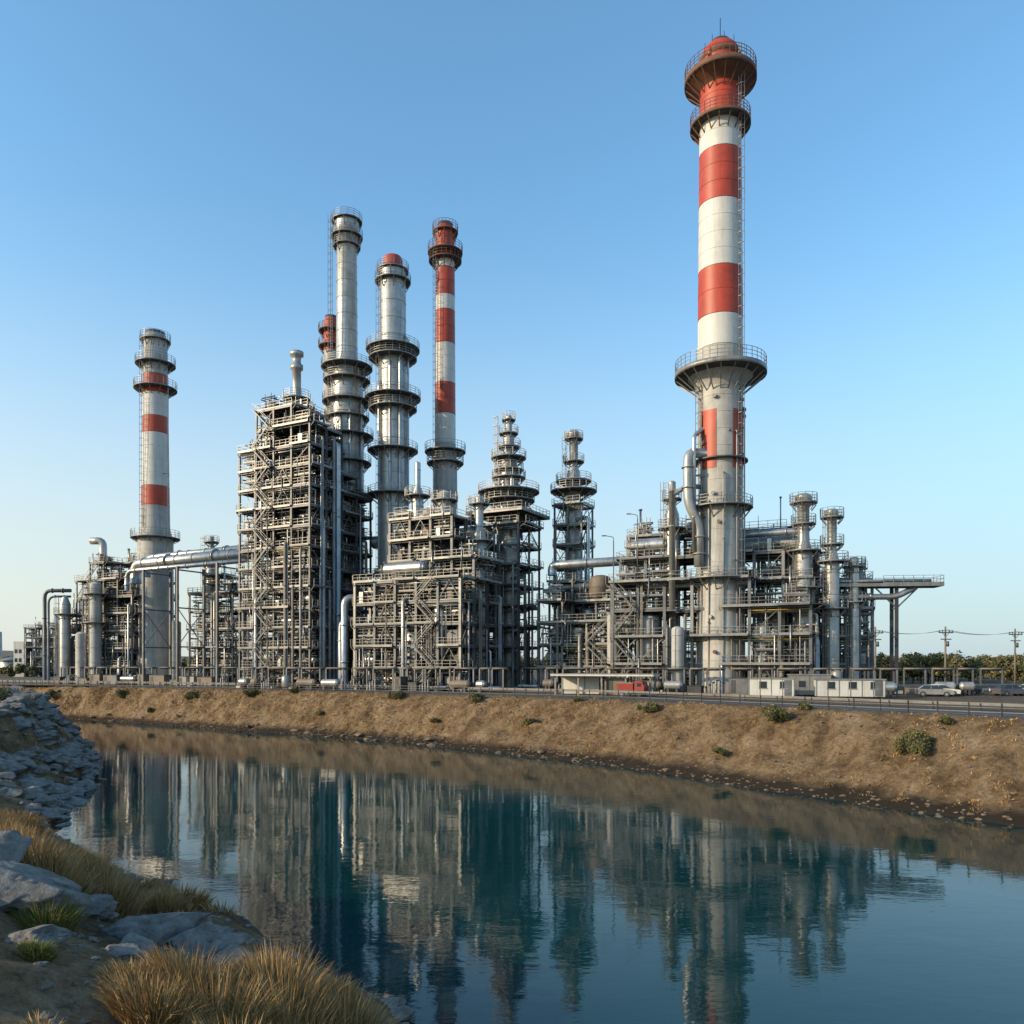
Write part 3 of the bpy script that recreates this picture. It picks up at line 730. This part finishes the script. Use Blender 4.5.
for i in range(6500):
    x=rng.uniform(-110,60); a=float(np.interp(x,FS[:,0],FS[:,1])); b=top_y(x); t=rng.uniform(.12,1.0); y=a+(b-a)*t
    if nz(x,y,.15,20)<-.15 or nz(x,y,.5,30)<-.2: continue
    G.tuft(x,y,rng.uniform(.1,.45),rng.uniform(.1,.38),14,DRY[0],DRY[1],w=.028,spread=1.2)
for i in range(500):
    y=rng.uniform(60,150); x=float(np.interp(y,LS[:,0],LS[:,1]))-rng.uniform(1,25); G.tuft(x,y,.5,.5,20,DRY[0],DRY[1],w=.03)
G.obj('bank_dry_grass')

LEAFD=mat('foliage_dark',(.055,.062,.02),.8,0,.4,.6); LEAFL=mat('foliage_light',(.12,.125,.04),.8,0,.4,.6); LEAFB=mat('foliage_dry',(.20,.15,.06),.8,0,.4,.6); BARK=mat('bark',(.12,.085,.06),.9,0,.3,3)
def leaves(clumps,size,per,mw=(.5,.3,.2)):
    V=[];m=[]
    for (x,y,z,rx,rz) in clumps:
        n=per; d=rng.normal(size=(n,3)); d/=np.linalg.norm(d,axis=1)[:,None]; rr=rng.uniform(.45,1.08,n)[:,None]
        c=d*rr*np.array([rx,rx,rz])+np.array([x,y,z])
        u=rng.normal(size=(n,3)); u/=np.linalg.norm(u,axis=1)[:,None]; w=np.cross(u,rng.normal(size=(n,3))); w/=np.linalg.norm(w,axis=1)[:,None]
        s=size*rng.uniform(.6,1.3,n)[:,None]; u*=s; w*=s*.6
        V.append(np.stack([c-u,c-w*.8,c+u,c+w],1).reshape(-1,3)); m+=list(rng.choice(3,n,p=mw))
    V=np.concatenate(V); n=len(V)//4
    return V.tolist(),[(4*i,4*i+1,4*i+2,4*i+3) for i in range(n)],[int(q) for q in m]
def veg(name,clumps,size,per,trunks,mw=(.5,.3,.2)):
    V,F,m=leaves(clumps,size,per,mw); M=MB()
    for p,q,r in trunks: M.cyl(p,q,r,3,6,r2=r*.4)
    b=len(V); V+=M.v; F+=[tuple(b+i for i in f) for f in M.f]; m+=[3]*len(M.f)
    me=bpy.data.meshes.new(name); me.from_pydata(V,[],F)
    for q in (LEAFD,LEAFL,LEAFB,BARK): me.materials.append(q)
    me.polygons.foreach_set('material_index',m); me.update(); o=bpy.data.objects.new(name,me); scene.collection.objects.link(o); return o
def px_pos(x,t):
    a=float(np.interp(x,FS[:,0],FS[:,1])); return x,a+(top_y(x)-a)*t
for (x,t,r) in ((24.0,.7,1.5),(31.0,.6,1.7),(14.6,.75,1.1),(-4.6,.8,1.2),(-16.5,.8,1.3),(-41.5,.75,1.3),(-54,.65,1.3),(-70,.75,1.4),(-88,.85,1.5),(34,.85,.7),(19,.4,.6),(2,.5,.7),(-28,.5,.9),(27,.95,.6),(8,.9,.6),(36,.45,.6),(-10,.45,.6),(-34,.9,.9),(-62,.45,.8)):
    x,y=px_pos(x,t); z=height(x,y); cl=[]
    for k in range(12):
        a=rng.uniform(0,6.28); d=r*rng.uniform(0,.8); cl.append((x+d*math.cos(a)*1.1,y+d*math.sin(a),z+r*rng.uniform(.2,.75),r*rng.uniform(.22,.42),r*rng.uniform(.22,.4)))
    tr=[((x,y,z-.1),(c[0],c[1],c[2]),.04) for c in cl]
    veg('shrub',cl,.085,280,tr,(.35,.42,.23))
for (x,y,r) in ((-47,72,1.3),(-51,77,1.5),(-56,84,1.5)):
    z=height(x,y); cl=[(x+rng.uniform(-1,1)*r,y+rng.uniform(-1,1)*r,z+r*rng.uniform(.1,.6),r*.5,r*.4) for k in range(8)]
    veg('shrub',cl,.12,260,[((x,y,z-.1),c[:3],.05) for c in cl],(.4,.35,.25))
def treeline(name,pts,hh,size,per):
    cl=[];tr=[]
    for x,y in pts:
        h=hh*rng.uniform(.65,1.2); r=h*rng.uniform(.45,.75)
        for k in range(7):
            a=rng.uniform(0,6.28); d=r*rng.uniform(0,.9); cl.append((x+d*math.cos(a),y+d*math.sin(a),h*rng.uniform(.3,.85),r*rng.uniform(.28,.5),h*rng.uniform(.15,.26)))
        tr.append(((x,y,0),(x,y,h*.7),.2))
        for c in cl[-4:]: tr.append(((x,y,h*.3),c[:3],.1))
    veg(name,cl,size,per,tr,(.25,.4,.35))
treeline('tree_line',[(rng.uniform(72,250),rng.uniform(165,260)) for i in range(300)],6.0,.38,95)
treeline('tree_line',[(rng.uniform(-480,460),rng.uniform(400,520)) for i in range(330)],8.5,.9,60)
treeline('tree_line',[(rng.uniform(-330,-150),rng.uniform(250,330)) for i in range(70)],4.2,.5,90)

ROCK=mat('rock_grey',(.19,.175,.16),.9,0,.6,2.2,.6,(.07,.055,.042),streak=False,bump=1.0,bdist=.14)
ROCKB=mat('rock_brown',(.17,.12,.08),.9,0,.5,1.4,.5,(.07,.05,.035),streak=False,bump=.9)
import bmesh
def rock_mesh(subdiv):
    bm=bmesh.new(); bmesh.ops.create_icosphere(bm,subdivisions=subdiv,radius=1); V=[v.co.copy() for v in bm.verts]; F=[tuple(v.index for v in f.verts) for f in bm.faces]; bm.free(); return V,F
R2=rock_mesh(2); R3=rock_mesh(3); R5=rock_mesh(5)
def add_rock(V,F,x,y,z,s,base,seed,flat=.6):
    o=Vector((seed*3.1,seed*1.7,seed*.9)); b=len(V); ang=seed*1.3; ca,sa=math.cos(ang),math.sin(ang); big=len(base[0])>2000
    for v in base[0]:
        k=1+.5*noise.noise(v*1.1+o)+.25*noise.noise(v*2.7+o)+.1*noise.noise(v*7+o)
        if big: k+=.06*noise.noise(v*16+o)-.22*max(0,.16-abs(noise.noise(v*2.6+o*2)))/.16*.5
        p=v*k
        for q in range(6):
            nn=Vector((math.sin(seed*7+q*2.1),math.cos(seed*5+q*1.7),math.sin(seed*3+q*1.1+1))).normalized(); dd=p.dot(nn)-.66
            if dd>0: p=p-nn*dd*.85
        px=p.x*1.3*s; py=p.y*s; V.append((x+px*ca-py*sa,y+px*sa+py*ca,z+p.z*s*flat))
    F+=[tuple(b+i for i in f) for f in base[1]]
def rocks_obj(name,lst,base,flat=.6,smooth=False,m=None,lift=.1,seed=0):
    V=[];F=[]
    for i,(x,y,s) in enumerate(lst): add_rock(V,F,x,y,height(x,y)+s*lift,s,base,i*1.37+seed+.5,flat)
    me=bpy.data.meshes.new(name); me.from_pydata(V,[],F); me.materials.append(m or ROCK)
    me.polygons.foreach_set('use_smooth',[smooth]*len(F)); me.update(); o=bpy.data.objects.new(name,me); scene.collection.objects.link(o)
for i,(x,y,s) in enumerate(((-11.9,18.6,1.25),(-9.9,16.5,.55),(-9.3,20.4,1.1),(-7.9,20.2,.85),(-8.5,17.4,.4),(-13.9,20.4,1.2),(-11.2,20.6,.7),(-6.8,19.4,.6),(-8.9,18.8,.45))):
    rocks_obj('boulder',[(x,y,s)],R5,.6,True,lift=.08,seed=i*2.3)
lst=[]
for i in range(420):
    y=rng.uniform(12,140); x=float(np.interp(y,LS[:,0],LS[:,1]))-rng.normal(.3,1.2)+ (0 if y<55 else -.5); lst.append((x,y,rng.uniform(.12,.45)*(1 if y<45 else 1.6)))
rocks_obj('shore_rocks',lst,R3,.5)
lst=[]
for i in range(330):
    y=rng.uniform(50,108); x=float(np.interp(y,LS[:,0],LS[:,1]))-abs(rng.normal(0,5)); lst.append((x,y,rng.uniform(.3,1.6)*rng.uniform(.4,1)))
rocks_obj('shore_rocks',lst,R3,.55,lift=-.05)
lst=[]
for i in range(900):
    x=rng.uniform(-105,52); a=float(np.interp(x,FS[:,0],FS[:,1])); y=a+rng.normal(.5,1.2); lst.append((x,y,rng.uniform(.06,.22)*(3 if rng.random()<.06 else 1)))
rocks_obj('shore_rocks',lst,R2,.5,m=ROCKB)
lst=[]
for i in range(2400):
    x=rng.uniform(-105,55); X,y=px_pos(x,rng.uniform(0,1)); lst.append((x,y,rng.uniform(.04,.18)))
rocks_obj('pebbles',lst,R2,.6,m=ROCKB)
lst=[]
for i in range(900):
    y=rng.uniform(11,45); x=float(np.interp(y,LS[:,0],LS[:,1]))-rng.uniform(0,12); lst.append((x,y,rng.uniform(.03,.12)))
rocks_obj('pebbles',lst,R2,.6)

# ------------------------------------------------------------------ small buildings, containers, vehicles, poles
def site_cabin(loc,rot,Lx,W,H,m=WC):
    M=MB(); M.box(0,Lx,0,W,.25,H,m); M.box(-.12,Lx+.12,-.12,W+.12,H,H+.14,SL)
    for x in np.arange(.0,Lx+.01,Lx/round(Lx/1.2)): M.box(x-.04,x+.04,-.05,0,.25,H,SL)
    for x in np.arange(1.2,Lx-1.2,2.4): M.box(x,x+.9,-.03,-.002,1.2,2.0,GL); M.box(x-.06,x+.96,-.06,-.004,1.1,1.2,SL)
    M.box(Lx-1.1,Lx-.25,-.04,-.002,.3,2.2,S)
    for x in (.3,Lx/2,Lx-.3): M.box(x-.15,x+.15,.2,W-.2,0,.25,SD)
    M.obj('site_cabin',loc,rot)
site_cabin((29.0,97.5,0),-22,5.2,2.4,2.3); site_cabin((36.5,95.5,0),-14,7.6,2.5,2.2); site_cabin((35.0,101.0,0),-20,5.0,2.4,2.7,SL)
M=MB()
for x in (0,3.2,6.4,9.6,12.8):
    for y in (0,3): M.box(x-.1,x+.1,y-.1,y+.1,0,2.55,SL)
M.box(-.5,13.3,-.6,3.6,2.55,2.8,WC); M.box(-.56,13.36,-.66,3.66,2.8,2.87,SL)
M.box(.15,5.2,2.9,2.98,.1,2.5,WC); M.box(6.6,9.4,.6,2.7,.05,2.3,BR); M.box(10.2,12.4,.8,2.6,.05,1.7,WC); M.box(6.9,7.7,.56,.598,.1,2.1,SD)
M.obj('shelter',(5.8,106.5,0),-22)
def wheels(M,xs,yw,r=.34):
    for x in xs:
        for y in (-yw,yw): M.cyl((x,y-.12,r),(x,y+.12,r),r,BK,14); M.cyl((x,y-.13,r),(x,y+.13,r),r*.55,SL,10)
def slab(M,prof,w0,w1,m):
    n=len(prof); b=len(M.v)
    for sgn in (-1,1):
        for x,z,f in prof: M.v.append((x,sgn*(w0+(w1-w0)*f),z))
    M.f.append(tuple(b+i for i in range(n))); M.f.append(tuple(b+n+i for i in range(n))[::-1])
    for i in range(n): j=(i+1)%n; M.f.append((b+i,b+n+i,b+n+j,b+j))
    M.m+=[m]*(n+2); M.s+=[False]*(n+2)
def car(loc,rot,m):
    M=MB()
    slab(M,[(-2.1,.3,0),(2.1,.3,0),(2.2,.6,.1),(2.1,.8,.2),(1.1,.95,.3),(-1.9,.98,.3),(-2.15,.85,.2)],.88,.82,m)
    slab(M,[(1.1,.94,0),(.35,1.4,1),(-1.1,1.44,1),(-1.8,.96,0)],.8,.62,GL)
    slab(M,[(.4,1.39,0),(.3,1.46,1),(-1.0,1.5,1),(-1.2,1.42,0)],.66,.6,m)
    for s_ in (-1,1): M.beam((-.35,s_*.81,.96),(-.35,s_*.645,1.42),.07,m)
    M.box(2.13,2.2,-.7,-.45,.6,.72,WC); M.box(2.13,2.2,.45,.7,.6,.72,WC); M.box(-2.18,-2.12,-.7,-.5,.65,.8,RE); M.box(-2.18,-2.12,.5,.7,.65,.8,RE)
    wheels(M,(-1.3,1.35),.8); M.obj('parked_car',loc,rot)
for i,(x,y,m) in enumerate(((56,104,WC),(60,106.5,SD),(64.5,103,S),(68,104,WC),(53.5,101,SL),(72,102,SD),(63,110,S),(75,108,RD))): car((x,y,0),rng.uniform(-30,10),m)
M=MB()
slab(M,[(1.6,.55,0),(3.0,.55,0),(3.05,1.4,.2),(2.7,2.2,.5),(1.6,2.25,.5)],1.1,1.0,RD); M.box(2.8,2.92,-.85,.85,1.42,2.0,GL)
for s_ in (-1,1): M.box(2.0,2.6,min(s_*1.06,s_*1.1),max(s_*1.06,s_*1.1),1.45,1.95,GL)
M.box(-1.0,1.5,-1.15,1.15,.8,.98,SD); M.box(-1.0,1.4,-1.1,1.1,.98,1.9,RD); M.box(-1.05,1.45,-1.16,1.16,1.9,2.0,SL)
M.box(3.0,3.12,-1.0,1.0,.5,.8,SD); wheels(M,(2.3,-.3),1.0,.48)
o=M.obj('red_truck',(14.6,101.8,0),-28); o.scale=(.88,.88,.88)
def pole(loc,rot,H=8.5):
    M=MB(); M.cyl((0,0,0),(0,0,H),.16,BR,8,r2=.1)
    M.box(-1.1,1.1,-.16,-.06,H-.9,H-.75,BR); M.box(-.8,.8,-.16,-.06,H-1.8,H-1.66,BR)
    for x in (-1,-.5,.5,1): M.cyl((x,-.11,H-.75),(x,-.11,H-.5),.06,SD,6)
    M.beam((-.6,-.08,H-.8),(0,-.08,H-1.4),.05,S); M.beam((.6,-.08,H-.8),(0,-.08,H-1.4),.05,S)
    M.cyl((.3,0,H-2.7),(.3,0,H-2.0),.22,S,10)
    M.obj('utility_pole',loc,rot)
pp=[(58.5,107.5),(72,114),(49.5,108.5),(105,122)]
for x,y in pp: pole((x,y,0),10,9.2)
M=MB()
for a,b in (((49.5,108.5),(58.5,107.5)),((58.5,107.5),(72,114)),((72,114),(105,122))):
    for o in (-1,-.5,.5,1):
        P=[Vector((a[0]+(b[0]-a[0])*t,a[1]+(b[1]-a[1])*t+o*.6,8.75-.9*4*t*(1-t)*.6)) for t in np.linspace(0,1,9)]
        for p,q in zip(P,P[1:]): M.beam(p,q,.025,SD)
M.obj('power_lines')
def lamp(loc,rot,H=9):
    M=MB(); M.cyl((0,0,0),(0,0,H),.11,S,8,r2=.07); M.pipe([(0,0,H-.1),(0,0,H+.5),(1.2,0,H+.7)],.05,S,6,.5); M.box(1.0,1.6,-.15,.15,H+.62,H+.74,S); M.box(-.25,.25,-.25,.25,0,.3,CO)
    M.obj('street_lamp',loc,rot)
lamp((13.9,109,0),180,21); lamp((18.6,118,16.2),180,9.5); lamp((80,112,0),0,9); lamp((-60,148,0),0,10)

M=MB()
for x,y,r,h_ in ((0,0,4.5,9),(11,3,5,8),(-11,5,4,6),(22,0,3,7)):
    M.lathe(x,y,[(r,0),(r,h_),(r*.5,h_+r*.2),(.02,h_+r*.3)],TK,24); M.ring(x,y,h_,r*.99,r+.7,n=24,brk=False)
M.cyl((-16,6,0),(-16,6,18),1,CO,12,r2=.7)
M.obj('storage_tank_farm',(-200,330,0),0)
M=MB()
frame(M,0,0,3,2,3.6,4,3.3,lambda i,j:[5,4,5][i],99,stair=False,eq=.95,colw=.5)
M.box(-4,-.4,0,5,0,12,WC); M.box(11.4,15,0,5,0,10,CO); M.cyl((5,9,0),(5,9,22),.8,WC,12)
for z in (2,5,8):
    for x in (-3.6,-2.2): M.box(x,x+.9,-.06,-.003,z,z+1.3,GL)
M.obj('process_unit',(-165,270,0),0)
M=MB(); rd=random.Random(4)
for i in range(14):
    x=-60+i*9; h_=rd.uniform(4,9); M.box(x,x+rd.uniform(5,8.5),0,8,0,h_,rd.choice([WC,CO,SL])); M.box(x-.2,x+5,-.2,8.2,h_,h_+.4,SD)
    for q in range(2): M.box(x+1+q*2,x+2+q*2,-.06,-.003,1.5,3,GL)
M.obj('warehouse_row',(-320,430,0),0)

# ------------------------------------------------------------------ light, sky, camera
el,az=R(20),R(249)
w=bpy.data.worlds.new('World'); scene.world=w; w.use_nodes=True; nt=w.node_tree; L=nt.links
sky=nt.nodes.new('ShaderNodeTexSky'); sky.sky_type='NISHITA'; sky.sun_disc=False; sky.sun_elevation=el; sky.sun_rotation=az
sky.altitude=0; sky.air_density=1.2; sky.dust_density=1.2; sky.ozone_density=1.8
mx=nt.nodes.new('ShaderNodeMix'); mx.data_type='RGBA'; mx.blend_type='MULTIPLY'; mx.inputs[0].default_value=1; mx.inputs[7].default_value=(1.2,1.72,1.9,1)
L.new(sky.outputs[0],mx.inputs[6])
# pale haze layer near the horizon (by world direction)
tc=nt.nodes.new('ShaderNodeTexCoord'); sp=nt.nodes.new('ShaderNodeSeparateXYZ'); L.new(tc.outputs['Generated'],sp.inputs[0])
hz=nt.nodes.new('ShaderNodeMapRange'); hz.interpolation_type='SMOOTHERSTEP'; hz.inputs[1].default_value=-.05; hz.inputs[2].default_value=.55; hz.inputs[3].default_value=.85; hz.inputs[4].default_value=0; L.new(sp.outputs[2],hz.inputs[0])
hx=nt.nodes.new('ShaderNodeMapRange'); hx.inputs[1].default_value=-.7; hx.inputs[2].default_value=.5; L.new(sp.outputs[0],hx.inputs[0])
hc=nt.nodes.new('ShaderNodeMix'); hc.data_type='RGBA'; hc.inputs[6].default_value=(5.6,5.5,5.1,1); hc.inputs[7].default_value=(3.7,4.5,5.1,1); L.new(hx.outputs[0],hc.inputs[0])
m2=nt.nodes.new('ShaderNodeMix'); m2.data_type='RGBA'; L.new(hz.outputs[0],m2.inputs[0]); L.new(mx.outputs[2],m2.inputs[6]); L.new(hc.outputs[2],m2.inputs[7])
bg=nt.nodes['Background']; bg.inputs['Strength'].default_value=.15; L.new(m2.outputs[2],bg.inputs[0])
sd=bpy.data.lights.new('sun','SUN'); sd.energy=5.0; sd.angle=R(.5); sd.color=(1,.76,.48)
so=bpy.data.objects.new('sun',sd); scene.collection.objects.link(so)
dirv=Vector((math.sin(az)*math.cos(el),math.cos(az)*math.cos(el),math.sin(el)))
so.rotation_euler=dirv.to_track_quat('Z','Y').to_euler(); so.location=(-60,-40,60)
cd=bpy.data.cameras.new('camera'); cd.lens=28; cd.sensor_width=36; cd.shift_y=.1494; cd.clip_end=12000; cd.clip_start=.1
co=bpy.data.objects.new('camera',cd); scene.collection.objects.link(co); co.location=(0,0,4); co.rotation_euler=(R(90),0,0)
scene.camera=co
scene.view_settings.view_transform='Standard'; scene.view_settings.look='None'; scene.view_settings.exposure=0
